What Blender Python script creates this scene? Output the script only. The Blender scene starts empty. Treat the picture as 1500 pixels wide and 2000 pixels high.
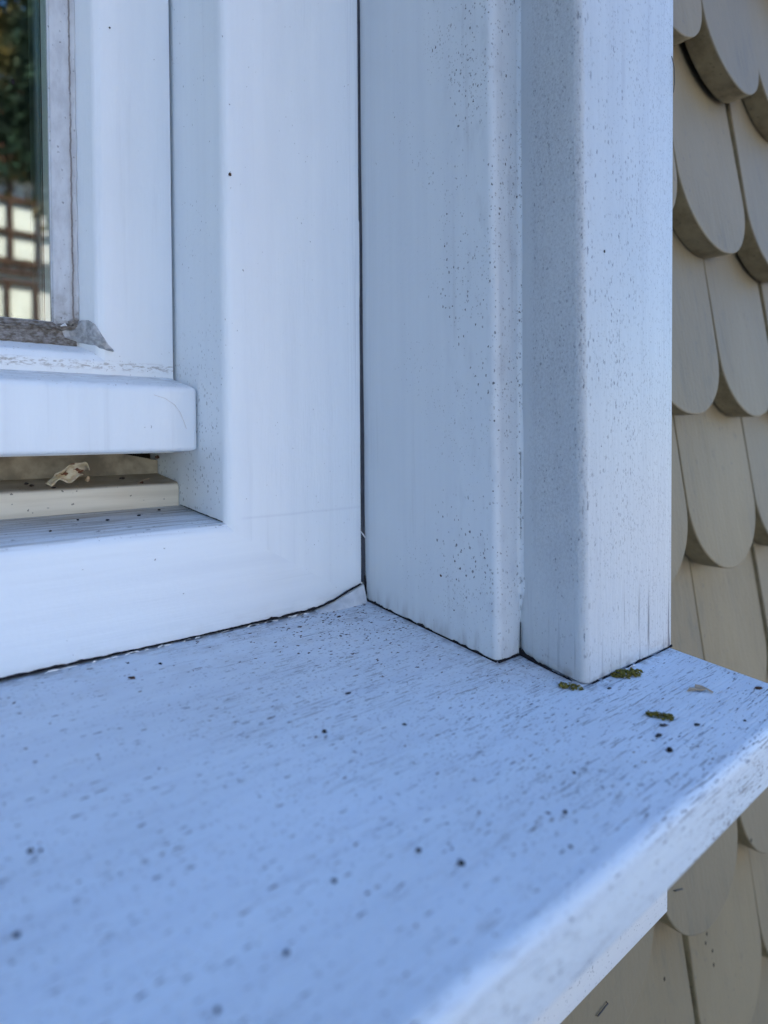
import bpy, bmesh, math, random
from mathutils import Vector, Matrix, noise
C = bpy.context.scene
COL = C.collection

# ------------------------------------------------------------------ camera, sky, sun, exposure
cam_d = bpy.data.cameras.new('camera'); cam = bpy.data.objects.new('camera', cam_d); COL.objects.link(cam)
C.camera = cam
phi = math.atan2(1450, 1250); PITCH = math.radians(1.2); ROLL = math.radians(.33)
F0 = Vector((math.cos(phi), math.sin(phi), 0)); R0 = Vector((math.sin(phi), -math.cos(phi), 0)); U0 = Vector((0, 0, 1))
Fw = F0*math.cos(PITCH) - U0*math.sin(PITCH); Uw = U0*math.cos(PITCH) + F0*math.sin(PITCH)
Rr = R0*math.cos(ROLL) - Uw*math.sin(ROLL)
Ur = Uw*math.cos(ROLL) + R0*math.sin(ROLL)
M = Matrix((Rr, Ur, -Fw)).transposed().to_4x4()
M.translation = Vector((-0.2504, -0.3095, 0.0))
cam.matrix_world = M
cam_d.sensor_fit = 'VERTICAL'; cam_d.sensor_height = 36; cam_d.sensor_width = 27
cam_d.lens = 36*1250/2000
cam_d.shift_y = -(1000-872)/2000
cam_d.clip_start = .01; cam_d.clip_end = 500
cam_d.dof.use_dof = True; cam_d.dof.focus_distance = .35; cam_d.dof.aperture_fstop = 6.0

SUN_EL = math.radians(42); SUN_AZ = math.radians(25)      # azimuth from +Y (behind the house) towards +X
w = bpy.data.worlds.new('World'); C.world = w; w.use_nodes = True
nt = w.node_tree
sky = nt.nodes.new('ShaderNodeTexSky'); sky.sky_type = 'NISHITA'; sky.sun_disc = False
sky.sun_elevation = SUN_EL; sky.sun_rotation = SUN_AZ
sky.air_density = 1.0; sky.dust_density = .2; sky.ozone_density = 8.5
bg = nt.nodes['Background']; bg.inputs[1].default_value = .12
nt.links.new(sky.outputs[0], bg.inputs[0])
sun_d = bpy.data.lights.new('sun', 'SUN'); sun = bpy.data.objects.new('sun', sun_d); COL.objects.link(sun)
sun_d.energy = 4.6; sun_d.angle = math.radians(.5); sun_d.color = (1, .93, .82)
sd = Vector((math.sin(SUN_AZ)*math.cos(SUN_EL), math.cos(SUN_AZ)*math.cos(SUN_EL), math.sin(SUN_EL)))
sun.rotation_euler = sd.to_track_quat('Z', 'Y').to_euler()
C.view_settings.view_transform = 'Standard'; C.view_settings.look = 'None'
C.view_settings.exposure = 2.18; C.view_settings.gamma = 1

rnd = random.Random(7)

# ------------------------------------------------------------------ node helper
class NB:
    def __init__(s, name):
        s.m = bpy.data.materials.new(name); s.m.use_nodes = True
        s.t = s.m.node_tree; s.b = s.t.nodes['Principled BSDF']
        g = s.t.nodes.new('ShaderNodeNewGeometry'); s.pos = g.outputs['Position']; s.nrm = g.outputs['Normal']
        sp = s.t.nodes.new('ShaderNodeSeparateXYZ'); s.t.links.new(s.pos, sp.inputs[0])
        s.x, s.y, s.z = sp.outputs
    def put(s, sock, v):
        if hasattr(v, 'links') or isinstance(v, bpy.types.NodeSocket): s.t.links.new(v, sock)
        else: sock.default_value = v
    def math(s, op, a, b=0.0, c=0.0, clamp=False):
        n = s.t.nodes.new('ShaderNodeMath'); n.operation = op; n.use_clamp = clamp
        s.put(n.inputs[0], a); s.put(n.inputs[1], b); s.put(n.inputs[2], c)
        return n.outputs[0]
    def mul(s, *a):
        r = a[0]
        for q in a[1:]: r = s.math('MULTIPLY', r, q)
        return r
    def add(s, *a):
        r = a[0]
        for q in a[1:]: r = s.math('ADD', r, q)
        return r
    def mx(s, *a):
        r = a[0]
        for q in a[1:]: r = s.math('MAXIMUM', r, q)
        return r
    def ramp(s, v, a, b, lo=0.0, hi=1.0, smooth=True):   # map v from a..b to lo..hi
        n = s.t.nodes.new('ShaderNodeMapRange'); n.clamp = True
        if smooth: n.interpolation_type = 'SMOOTHSTEP'
        s.put(n.inputs[0], v); s.put(n.inputs[1], a); s.put(n.inputs[2], b); s.put(n.inputs[3], lo); s.put(n.inputs[4], hi)
        return n.outputs[0]
    def vec(s, sx, sy, sz, ox=0, oy=0, oz=0, src=None):
        n = s.t.nodes.new('ShaderNodeVectorMath'); n.operation = 'MULTIPLY_ADD'
        s.put(n.inputs[0], src or s.pos); n.inputs[1].default_value = (sx, sy, sz); n.inputs[2].default_value = (ox, oy, oz)
        return n.outputs[0]
    def noise(s, v, scale=1, detail=3, rough=.55, dist=0):
        n = s.t.nodes.new('ShaderNodeTexNoise'); s.put(n.inputs['Vector'], v)
        n.inputs['Scale'].default_value = scale; n.inputs['Detail'].default_value = detail
        n.inputs['Roughness'].default_value = rough; n.inputs['Distortion'].default_value = dist
        return n.outputs[0]
    def specks(s, v, r, dens, soft=.06, irr=.75):   # v already scaled to one cell per unit; r radius in cells; dens 0..1 (socket or float)
        if irr:
            q = s.t.nodes.new('ShaderNodeTexNoise'); s.put(q.inputs['Vector'], v); q.inputs['Scale'].default_value = 2.2; q.inputs['Detail'].default_value = 1
            a = s.t.nodes.new('ShaderNodeVectorMath'); a.operation = 'MULTIPLY_ADD'; s.t.links.new(q.outputs['Color'], a.inputs[0])
            a.inputs[1].default_value = (irr, irr, irr); s.put(a.inputs[2], v); v = a.outputs[0]
        n = s.t.nodes.new('ShaderNodeTexVoronoi'); n.feature = 'F1'; s.put(n.inputs['Vector'], v); n.inputs['Scale'].default_value = 1
        sp = s.t.nodes.new('ShaderNodeSeparateColor'); s.t.links.new(n.outputs['Color'], sp.inputs[0])
        keep = s.math('LESS_THAN', sp.outputs[0], dens)
        rr = s.math('MULTIPLY_ADD', sp.outputs[1], r*.75, r*.4)
        d = s.math('SUBTRACT', rr, n.outputs['Distance'])
        a = s.math('DIVIDE', d, soft, clamp=True)
        dark = s.math('MULTIPLY_ADD', sp.outputs[2], .6, .4)
        return s.mul(a, keep, dark)
    def mix(s, f, a, b):
        n = s.t.nodes.new('ShaderNodeMix'); n.data_type = 'RGBA'
        s.put(n.inputs[0], f)
        for sock, v in ((n.inputs[6], a), (n.inputs[7], b)):
            if isinstance(v, tuple): sock.default_value = (*v, 1)
            else: s.t.links.new(v, sock)
        return n.outputs[2]
    def bump(s, h, dist, strength=1.0, prev=None):
        n = s.t.nodes.new('ShaderNodeBump'); n.inputs['Distance'].default_value = dist; n.inputs['Strength'].default_value = strength
        s.put(n.inputs['Height'], h)
        if prev: s.t.links.new(prev, n.inputs['Normal'])
        return n.outputs[0]
    def done(s, col, rough=.5, normal=None, spec=.5):
        if isinstance(col, tuple): s.b.inputs['Base Color'].default_value = (*col, 1)
        else: s.t.links.new(col, s.b.inputs['Base Color'])
        s.put(s.b.inputs['Roughness'], rough)
        s.b.inputs['Specular IOR Level'].default_value = spec
        if normal: s.t.links.new(normal, s.b.inputs['Normal'])
        return s.m

WHITE = (.80, .80, .79)
DIRT = (.045, .042, .045)
BROWN = (.12, .08, .06)

def base_paint(n, streak='z', amt=.06, W=(.84, .88, .90), streakamt=.10):
    """slightly uneven white paint; returns colour, height"""
    sc = {'z': (90, 90, 4), 'x': (5, 120, 120)}[streak]
    f = n.noise(n.vec(*sc), 1, 4)
    big = n.noise(n.vec(14, 14, 9), 1, 3)
    c = n.mix(n.ramp(f, .3, .75), W, (W[0]-amt*.6, W[1]-amt*.6, W[2]-amt*.5))
    c = n.mix(n.ramp(big, .45, .8, 0, .35), c, (W[0]-.12, W[1]-.11, W[2]-.10))
    drip = n.noise(n.vec(*{'z': (170, 170, 5), 'x': (9, 200, 200)}[streak], 3, 6, 1), 1, 4, .6)
    c = n.mix(n.mul(n.ramp(drip, .56, .72), n.ramp(big, .35, .6), streakamt), c, (.36, .37, .40))
    fine = n.noise(n.vec(*{'z': (900, 900, 60), 'x': (60, 900, 900)}[streak]), 1, 2)
    peel = n.noise(n.vec(320, 320, 320), 1, 2)
    return c, n.add(n.mul(fine, .5), n.mul(peel, .45), n.mul(f, .8))

def m_frame():       # left window frame: clean paint, a few specks
    n = NB('frame_paint'); c, h = base_paint(n)
    big = n.noise(n.vec(20, 20, 12), 1, 2)
    s1 = n.specks(n.vec(260, 260, 200), .15, .02)
    s2 = n.specks(n.vec(700, 700, 420, 3, 5, 1), .24, n.ramp(big, .42, .72, .01, .2))
    side = n.ramp(n.y, .004, .012)                       # the rebate side collects more grime low down
    low = n.ramp(n.z, .09, .0, 0, 1)
    s3 = n.mul(n.specks(n.vec(430, 430, 330, 7, 0, 2), .30, .38), side, low)
    f = n.mx(s1, n.mul(s2, .7), n.mul(s3, .6))
    # faint crease where rail and stile meet, drips along the right edge
    cre = n.mul(n.ramp(n.math('ABSOLUTE', n.add(n.z, .0460, n.mul(n.noise(n.vec(30, 0, 0), 1, 1), -.0008))), .0012, .0, 0, .16), n.ramp(n.x, -.088, -.08))
    edge = n.mul(n.ramp(n.noise(n.vec(1500, 0, 7), 1, 2), .52, .62), n.ramp(n.x, -.016, -.006), n.ramp(n.z, -.085, -.06), .28)
    grime = n.mul(n.ramp(n.noise(n.vec(60, 60, 200), 1, 4), .42, .7), n.ramp(n.z, -.094, -.103), n.ramp(n.x, -.10, -.02, .35, .8), .5)
    c = n.mix(n.mx(cre, edge), c, (.42, .44, .52))
    c = n.mix(grime, c, (.42, .40, .38))
    c = n.mix(f, c, DIRT)
    lap = n.mul(n.ramp(n.x, -.0112, -.0108), .6)
    return n.done(c, .38, n.bump(n.add(h, n.mul(f, -.6), lap, n.mul(n.noise(n.vec(70, 70, 24), 1, 3), 2.2)), .0006, .5))

def m_rail_dirty():  # sloping rebates and ledges that hold grime
    n = NB('grimy_ledge_paint'); c, h = base_paint(n, 'x', .10)
    up = n.t.nodes.new('ShaderNodeSeparateXYZ'); n.t.links.new(n.nrm, up.inputs[0])
    top = n.ramp(up.outputs[2], .35, .9)
    st = n.ramp(n.noise(n.vec(22, 420, 420), 1, 4), .40, .66)
    deep = n.ramp(n.y, .012, .05)
    g = n.mul(top, n.add(n.mul(st, .55), n.mul(deep, .45)), 1.0)
    c = n.mix(g, c, (.22, .185, .14))
    s = n.mx(n.mul(n.specks(n.vec(190, 420, 420), .30, .16), top), n.specks(n.vec(420, 420, 420, 2), .22, .03), n.mul(n.specks(n.vec(700, 700, 700, 9), .3, .35), n.mul(top, .6)))
    c = n.mix(s, c, (.06, .05, .045))
    grime = n.mul(n.ramp(n.noise(n.vec(60, 60, 200), 1, 4), .42, .7), n.ramp(n.z, -.092, -.103), n.ramp(n.x, -.10, -.02, .25, .8), n.ramp(n.y, .02, .0), .5)
    c = n.mix(grime, c, (.42, .40, .38))
    return n.done(c, .45, n.bump(n.add(h, n.mul(s, -.5)), .0005, .4))

def m_sash():
    n = NB('sash_paint'); c, h = base_paint(n)
    s1 = n.specks(n.vec(300, 300, 240), .17, .022)
    s2 = n.mul(n.specks(n.vec(700, 700, 560, 2), .24, .16), n.ramp(n.z, .07, .035), n.ramp(n.y, .055, .062, .12, 1))
    nz = n.t.nodes.new('ShaderNodeSeparateXYZ'); n.t.links.new(n.nrm, nz.inputs[0])
    band = n.mul(n.ramp(n.noise(n.vec(300, 500, 900), 1, 4, .65), .46, .62), n.ramp(n.math('ABSOLUTE', n.add(n.z, -.0385)), .0035, .0005), n.ramp(n.y, .055, .062), .75)
    btop = n.mul(n.ramp(nz.outputs[2], .5, .9), n.ramp(n.y, .040, .060, .2, .8), n.ramp(n.noise(n.vec(90, 260, 260), 1, 5, .7), .35, .65), n.ramp(n.z, .0355, .0345), .8)
    band = n.mx(band, btop, n.mul(n.specks(n.vec(500, 600, 600, 6), .3, .4), n.ramp(nz.outputs[2], .4, .8), n.ramp(n.z, .05, .045)))
    c = n.mix(band, c, (.30, .28, .26))
    c = n.mix(n.mx(n.mul(s1, .8), n.mul(s2, .7)), c, DIRT)
    return n.done(c, .35, n.bump(n.add(h, n.mul(n.noise(n.vec(60, 60, 45), 1, 3), 2.0)), .0006, .5))

def m_reveal():      # board at right angles to the frame: dark specks gather toward its outer edge
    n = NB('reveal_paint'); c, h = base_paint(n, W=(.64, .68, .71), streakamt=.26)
    big = n.noise(n.vec(30, 30, 22), 1, 3)
    out = n.ramp(n.y, -.055, -.098)
    near = n.ramp(n.y, -.020, -.07, 0, 1)
    s1 = n.mul(n.specks(n.vec(620, 620, 430), .30, n.mul(out, n.ramp(big, .38, .68, .12, .62))), n.ramp(n.z, -.10, -.06, .25, 1))
    s2 = n.specks(n.vec(1000, 1000, 700, 4, 2, 8), .30, n.mul(near, n.ramp(big, .35, .7, .10, .38)))
    s3 = n.mx(n.specks(n.vec(170, 170, 150, 1, 9, 3), .12, .03), n.mul(n.specks(n.vec(800, 800, 560, 2, 9, 1), .3, .45), n.ramp(n.y, -.1035, -.105), .6), n.mul(n.specks(n.vec(430, 430, 300, 5, 1, 1), .26, n.mul(out, .3)), n.ramp(big, .4, .6, .2, 1)))
    smear = n.mul(n.ramp(n.noise(n.vec(60, 130, 50), 1, 4), .50, .75), n.mul(out, .28))
    c = n.mix(smear, c, (.36, .38, .42))
    edge = n.mul(n.ramp(n.noise(n.vec(0, 1400, 3), 1, 2), .52, .62), n.ramp(n.y, -.018, -.006), .22)
    foot = n.mul(n.ramp(n.noise(n.vec(200, 200, 40), 1, 3), .40, .7), n.ramp(n.add(n.z, n.mul(n.y, -.1087), .104), .014, .001), .5)
    c = n.mix(edge, c, (.42, .45, .52)); c = n.mix(foot, c, (.34, .33, .34))
    sp = n.mx(s1, n.mul(s2, .55), s3)
    c = n.mix(sp, c, (.05, .05, .06))
    return n.done(c, .42, n.bump(n.add(h, n.mul(sp, -.5)), .0006, .6))

def m_casing():      # outer board: mould film on the side, pin specks on the front, cracks near the foot
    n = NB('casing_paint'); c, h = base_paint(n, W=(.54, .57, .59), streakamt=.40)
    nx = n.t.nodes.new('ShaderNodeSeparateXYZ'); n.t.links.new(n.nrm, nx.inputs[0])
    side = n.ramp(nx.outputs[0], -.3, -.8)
    front = n.ramp(nx.outputs[1], -.3, -.8)
    foot = n.add(n.z, n.mul(n.y, -.1087), .104)
    big = n.noise(n.vec(40, 40, 26), 1, 3)
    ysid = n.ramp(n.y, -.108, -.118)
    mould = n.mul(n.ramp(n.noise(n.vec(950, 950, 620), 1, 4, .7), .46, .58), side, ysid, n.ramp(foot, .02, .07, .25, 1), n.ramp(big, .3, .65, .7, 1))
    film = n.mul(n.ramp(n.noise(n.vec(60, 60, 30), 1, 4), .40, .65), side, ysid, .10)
    s1 = n.mul(n.specks(n.vec(700, 700, 360), .36, n.ramp(big, .35, .7, .18, .55)), front, n.ramp(n.x, .09, .035, .35, 1), n.ramp(foot, .0, .12, .45, 1))
    s2 = n.mul(n.specks(n.vec(1100, 1100, 650, 2, 2, 2), .36, n.ramp(big, .3, .7, .3, .6)), front)
    s3 = n.specks(n.vec(240, 240, 150, 5, 5, 5), .14, .05)
    gr = n.mul(n.ramp(n.noise(n.vec(520, 520, 14, 3, 3, 3), 1, 3, .6), .60, .66), n.ramp(foot, .050, .006, 0, 1), n.ramp(n.x, .03, .06, .25, 1))
    edge = n.mul(n.specks(n.vec(500, 500, 160, 8, 1, 6), .34, .5), n.ramp(n.x, .024, .0165), front)
    grime = n.mul(n.ramp(n.noise(n.vec(120, 120, 160), 1, 4), .42, .68), n.ramp(foot, .008, .0005), .7)
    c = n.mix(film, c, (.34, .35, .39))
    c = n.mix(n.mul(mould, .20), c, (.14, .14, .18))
    c = n.mix(grime, c, (.26, .24, .24))
    m1 = n.mul(n.specks(n.vec(900, 900, 560, 3, 8, 1), .34, n.mul(n.ramp(big, .32, .66, .16, .62), n.ramp(foot, .02, .09, .3, 1))), side, ysid)
    m2 = n.mul(n.specks(n.vec(480, 480, 330, 3, 1, 7), .26, n.ramp(big, .4, .7, .02, .3)), side, ysid)
    sp = n.mx(n.mul(s1, .75), n.mul(s2, .45), s3, n.mul(edge, .8), n.mul(gr, .9), n.mul(m1, .6), n.mul(m2, .7))
    c = n.mix(sp, c, (.09, .10, .13))
    return n.done(c, .45, n.bump(n.add(h, n.mul(sp, -.9), n.mul(mould, .2)), .0007, .65))

def m_sill():        # open grain: short dark dashes running along the sill
    n = NB('sill_paint')
    nz = n.t.nodes.new('ShaderNodeSeparateXYZ'); n.t.links.new(n.nrm, nz.inputs[0])
    top = n.ramp(nz.outputs[2], .3, .8)
    fr = n.ramp(n.noise(n.vec(7, 160, 160), 1, 4), .3, .75)
    c = n.mix(fr, (.67, .73, .78), (.62, .675, .735))
    big = n.noise(n.vec(16, 22, 22), 1, 4)
    big2 = n.noise(n.vec(9, 13, 13, 4, 4, 4), 1, 2)
    wob = n.noise(n.vec(30, 30, 0), 1, 2)
    xr = n.ramp(n.x, -.20, .02)
    d1 = n.specks(n.vec(210, 1000, 1000), .36, n.mul(n.ramp(big, .38, .66, .12, .70), n.ramp(xr, 0, 1, .40, 1)), .12)
    d2 = n.specks(n.vec(520, 1700, 1700, 3, 1, 2), .36, n.ramp(big2, .35, .7, .15, .50))
    d3 = n.specks(n.vec(120, 800, 800, 7, 3, 1), .30, n.ramp(big2, .42, .65, .02, .25))
    dots = n.specks(n.vec(430, 520, 520, 1, 6, 3), .24, n.ramp(big, .35, .7, .05, .24))
    blobs = n.specks(n.vec(130, 190, 190, 2, 2, 8), .17, .10)
    cr = n.mul(n.ramp(n.noise(n.vec(75, 1300, 1300), 1, 3, .6), .575, .63), n.ramp(n.noise(n.vec(20, 60, 60, 3), 1, 3), .42, .58), n.ramp(n.x, -.18, -.04, .25, 1))
    grime = n.mul(n.ramp(n.noise(n.vec(70, 110, 110), 1, 5, .65), .46, .72), n.ramp(n.y, -.06, -.004), top, .40)
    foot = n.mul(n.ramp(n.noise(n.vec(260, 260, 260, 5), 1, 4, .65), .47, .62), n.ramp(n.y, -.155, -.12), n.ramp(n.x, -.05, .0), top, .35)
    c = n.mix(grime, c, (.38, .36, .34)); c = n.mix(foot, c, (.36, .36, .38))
    sp = n.mx(n.mul(d1, 1.0), n.mul(d2, .65), n.mul(d3, .7), n.mul(dots, .85), n.mul(blobs, .85), n.mul(cr, .6))
    film = n.mul(n.ramp(n.noise(n.vec(7, 11, 11, 2), 1, 4, .6), .42, .68), top, .30)
    c = n.mix(film, c, (.50, .54, .58))
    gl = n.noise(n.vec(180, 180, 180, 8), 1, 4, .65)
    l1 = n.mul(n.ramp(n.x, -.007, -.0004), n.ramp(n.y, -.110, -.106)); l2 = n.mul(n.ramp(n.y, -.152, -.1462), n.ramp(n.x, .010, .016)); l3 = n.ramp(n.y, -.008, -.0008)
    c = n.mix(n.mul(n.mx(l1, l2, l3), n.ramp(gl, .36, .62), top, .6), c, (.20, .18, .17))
    brown = n.mix(n.ramp(n.noise(n.vec(40, 40, 40, 9), 1, 2), .48, .6), (.045, .045, .07), (.09, .06, .05))
    c = n.mix(sp, c, brown)
    grain = n.noise(n.vec(30, 900, 900), 1, 3)
    h = n.add(n.mul(grain, .7), n.mul(n.noise(n.vec(300, 300, 300), 1, 2), .35), n.mul(sp, -1.0), n.mul(wob, .2))
    return n.done(c, .5, n.bump(h, .0008, .6), .35)

def m_shingle():
    n = NB('shingle_paint'); oi = n.t.nodes.new('ShaderNodeObjectInfo').outputs['Random']
    big = n.noise(n.vec(11, 11, 6), 1, 3); st = n.noise(n.vec(50, 50, 7), 1, 3)
    c = n.mix(n.ramp(big, .3, .7), (.27, .208, .117), (.225, .172, .095))
    c = n.mix(n.ramp(st, .42, .75, 0, .25), c, (.22, .18, .12))
    gr = n.noise(n.vec(70, 70, 60, 4, 4, 4), 1, 4, .65)
    c = n.mix(n.ramp(gr, .58, .75, 0, .5), c, (.16, .135, .09))
    s = n.specks(n.vec(170, 170, 130), .26, n.ramp(big, .35, .65, .08, .40))
    s2 = n.specks(n.vec(420, 420, 300, 1), .3, n.ramp(gr, .4, .6, .02, .25))
    c = n.mix(n.mx(n.mul(s, .55), n.mul(s2, .5)), c, (.13, .11, .09))
    c = n.mix(n.mul(oi, .6), c, (.215, .175, .115))
    run = n.mul(n.ramp(n.noise(n.vec(110, 110, 9, 7), 1, 4, .65), .50, .68), n.ramp(big, .4, .65), .5)
    c = n.mix(run, c, (.15, .13, .095))
    h = n.add(n.mul(n.noise(n.vec(260, 260, 30), 1, 3), .6), n.mul(n.noise(n.vec(400, 400, 400), 1, 2), .4), n.mul(n.noise(n.vec(40, 40, 14), 1, 3), 1.6))
    return n.done(c, .62, n.bump(h, .0009, .5), .3)

def m_shingle_edge():  # browner edge colour covers dirt and the less blue light on edges
    n = NB('shingle_edge_dirt_light')
    a = n.noise(n.vec(60, 60, 60), 1, 5, .65)
    c = n.mix(n.ramp(a, .35, .7), (.33, .26, .15), (.21, .16, .09))
    s = n.specks(n.vec(300, 300, 300), .32, .3)
    c = n.mix(n.mul(s, .5), c, (.08, .065, .05))
    return n.done(c, .7, n.bump(a, .001, .4), .2)

def simple(name, col, rough=.6, scale=60, var=.25, bump=.0, spec=.4):
    n = NB(name)
    f = n.noise(n.vec(scale, scale, scale), 1, 4)
    c = n.mix(n.ramp(f, .3, .7), col, tuple(v*(1-var) for v in col))
    return n.done(c, rough, n.bump(f, bump, .6) if bump else None, spec)

def m_rain_rail():
    n = NB('cream_profile_paint')
    f = n.noise(n.vec(12, 240, 240), 1, 4); g = n.noise(n.vec(40, 40, 40), 1, 4)
    up = n.t.nodes.new('ShaderNodeSeparateXYZ'); n.t.links.new(n.nrm, up.inputs[0])
    top = n.ramp(up.outputs[2], .45, .95)
    c = n.mix(n.ramp(f, .35, .7), (.74, .68, .55), (.62, .56, .44))
    c = n.mix(n.mul(top, n.ramp(g, .25, .6, .6, .95)), c, (.25, .195, .125))
    s = n.mx(n.specks(n.vec(420, 420, 420), .26, .16), n.mul(n.specks(n.vec(900, 900, 900), .3, .4), n.mul(top, .7)))
    c = n.mix(n.mul(s, .8), c, (.05, .04, .03))
    return n.done(c, .5, n.bump(f, .0006, .3))

def m_sealant():
    n = NB('old_grey_sealant')
    a = n.noise(n.vec(150, 150, 60), 1, 5, .65)
    c = n.mix(n.ramp(a, .35, .7), (.62, .64, .66), (.50, .51, .53))
    line = n.math('ABSOLUTE', n.add(n.x, .1464, n.mul(n.add(n.noise(n.vec(0, 0, 90), 1, 4, .6), -.5), -.0022)))
    l = n.mul(n.ramp(line, .0006, .0002, 0, .8), n.ramp(n.noise(n.vec(0, 0, 25, 3), 1, 2), .3, .45, .25, 1))
    wide = n.mul(n.ramp(line, .0022, .0006, 0, .5), n.ramp(n.z, .18, .08, .3, 1))
    s = n.specks(n.vec(520, 520, 420), .28, .30)
    low = n.mul(n.ramp(n.z, .085, .066, 0, .8), n.ramp(n.noise(n.vec(160, 160, 160, 5), 1, 4), .4, .62, .2, 1))
    c = n.mix(n.mul(wide, .7), c, (.36, .32, .29)); c = n.mix(n.mul(l, .85), c, (.13, .09, .07))
    c = n.mix(low, c, (.17, .15, .13)); c = n.mix(n.mul(s, .6), c, (.08, .07, .07))
    return n.done(c, .6, n.bump(n.add(a, n.mul(l, -2.0)), .001, .5))

def m_grime():
    n = NB('dirt_crust')
    a = n.noise(n.vec(300, 500, 500), 1, 5, .7)
    c = n.mix(n.ramp(a, .35, .68), (.15, .125, .10), (.36, .34, .32))
    return n.done(c, .85, n.bump(a, .002, .8), .1)

def m_glass():
    m = bpy.data.materials.new('window_glass'); m.use_nodes = True; t = m.node_tree
    for q in list(t.nodes):
        if q.type != 'OUTPUT_MATERIAL': t.nodes.remove(q)
    out = t.nodes['Material Output']
    tr = t.nodes.new('ShaderNodeBsdfTransparent'); tr.inputs[0].default_value = (.90, .95, .93, 1)
    gl = t.nodes.new('ShaderNodeBsdfGlossy'); gl.inputs['Roughness'].default_value = 0.0; gl.inputs[0].default_value = (1, 1, 1, 1)
    fr = t.nodes.new('ShaderNodeFresnel'); fr.inputs[0].default_value = 1.5
    mu = t.nodes.new('ShaderNodeMath'); mu.operation = 'MULTIPLY'; mu.inputs[1].default_value = 2.0; mu.use_clamp = True
    mx = t.nodes.new('ShaderNodeMixShader')
    t.links.new(fr.outputs[0], mu.inputs[0]); t.links.new(mu.outputs[0], mx.inputs[0])
    t.links.new(tr.outputs[0], mx.inputs[1]); t.links.new(gl.outputs[0], mx.inputs[2]); t.links.new(mx.outputs[0], out.inputs[0])
    return m

def m_apron():
    n = NB('apron_paint'); c, h = base_paint(n, 'x', .06, (.74, .74, .74))
    big = n.noise(n.vec(30, 30, 30), 1, 3)
    s1 = n.specks(n.vec(420, 420, 420), .3, n.ramp(big, .35, .65, .08, .5)); s2 = n.specks(n.vec(800, 800, 800, 3), .3, .3)
    c = n.mix(n.mx(n.mul(s1, .8), n.mul(s2, .6)), c, (.09, .09, .11))
    return n.done(c, .45, n.bump(h, .0006, .5))

MT = dict(apron=m_apron(), frame=m_frame(), ledge=m_rail_dirty(), sash=m_sash(), reveal=m_reveal(), casing=m_casing(), sill=m_sill(),
          shingle=m_shingle(), shingle_edge=m_shingle_edge(), rain=m_rain_rail(), seal=m_sealant(), grime=m_grime(), glass=m_glass(),
          crack=simple('crack_shadow_dirt', (.030, .028, .032), .9, 400, .5, 0, .1),
          joint=simple('dark_joint_sealant', (.055, .06, .075), .6, 200, .3, 0, .3),
          flake=simple('lifted_white_paint', (.80, .80, .80), .4, 300, .06),
          filler=simple('grey_corner_filler', (.55, .56, .57), .8, 300, .45, .0012), wedge=simple('pale_filler', (.66, .68, .70), .7, 200, .2, .0006),
          spacer=simple('aluminium_spacer', (.19, .30, .50), .45, 30, .1),
          rainback=simple('shaded_cream_paint', (.44, .375, .275), .7, 90, .5, .0006, .2), gapshade=simple('dark_brown_gap_shade', (.045, .035, .028), .9, 60, .5, 0, .1), black=simple('black_edge_seal', (.01, .011, .013), .5, 50, .2),
          lichen=simple('yellow_green_lichen', (.27, .225, .05), .9, 900, .7, .002, .1),
          crumb=simple('dark_dirt_crumb', (.05, .042, .04), .9, 900, .6, .001, .1),
          greycrumb=simple('grey_dirt_crumb', (.10, .10, .11), .9, 900, .6, .001, .1),
          seed=simple('brown_seed', (.10, .045, .022), .6, 500, .5, .0008, .3),
          leaf_dry=simple('dry_tan_leaf', (.50, .36, .23), .7, 300, .3),
          hair=simple('pale_hair', (.66, .60, .54), .6, 300, .2),
          metal=simple('rusty_steel', (.06, .05, .045), .6, 300, .5, 0, .5),
          wall=simple('backing_boards', (.20, .18, .15), .8, 3, .2),
          plaster=simple('white_lime_plaster', (.78, .76, .70), .9, 2, .12),
          beam=simple('brown_timber', (.085, .04, .025), .8, 4, .4),
          tile=simple('red_roof_tiles', (.26, .09, .05), .8, 3, .3),
          bark=simple('bark', (.09, .07, .05), .9, 6, .4),
          ground=simple('pale_gravel_ground', (.44, .41, .36), .95, .6, .25, 0, .1),
          room=simple('dark_room_wall', (.05, .055, .06), .9, 2, .2),
          curtain=simple('grey_curtain', (.30, .36, .37), .9, 8, .2))

# ------------------------------------------------------------------ object helpers
def props(o, label=None, cat=None, group=None, kind=None):
    if label: o['label'] = label
    if cat: o['category'] = cat
    if group: o['group'] = group
    if kind: o['kind'] = kind
    return o

def empty(name, loc, label, cat, group=None):
    o = bpy.data.objects.new(name, None); COL.objects.link(o); o.location = loc; o.empty_display_size = .02
    return props(o, label, cat, group)

def world_loc(o):
    v = Vector(o.location)
    while o.parent: o = o.parent; v += Vector(o.location)
    return v

def mesh(name, verts, faces, mat, parent=None, loc=(0, 0, 0), smooth=False, bevel=0, seg=2, mats=None, fmat=None):
    """verts in world coordinates; stored relative to loc (top level) or to the parent's base"""
    base = world_loc(parent) if parent else Vector(loc)
    me = bpy.data.meshes.new(name)
    me.from_pydata([tuple(Vector(v)-base) for v in verts], [], faces)
    bm = bmesh.new(); bm.from_mesh(me); bmesh.ops.recalc_face_normals(bm, faces=bm.faces)
    if smooth:
        for f in bm.faces: f.smooth = True
    bm.to_mesh(me); bm.free()
    for m in (mats or [mat]): me.materials.append(m)
    if fmat:
        for i, f in enumerate(me.polygons): f.material_index = fmat[i]
    if smooth: me.set_sharp_from_angle(angle=math.radians(38))
    o = bpy.data.objects.new(name, me); COL.objects.link(o)
    if parent: o.parent = parent
    else: o.location = base
    if bevel:
        b = o.modifiers.new('bevel', 'BEVEL'); b.width = bevel; b.segments = seg; b.limit_method = 'ANGLE'; b.angle_limit = math.radians(40)
    return o

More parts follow.
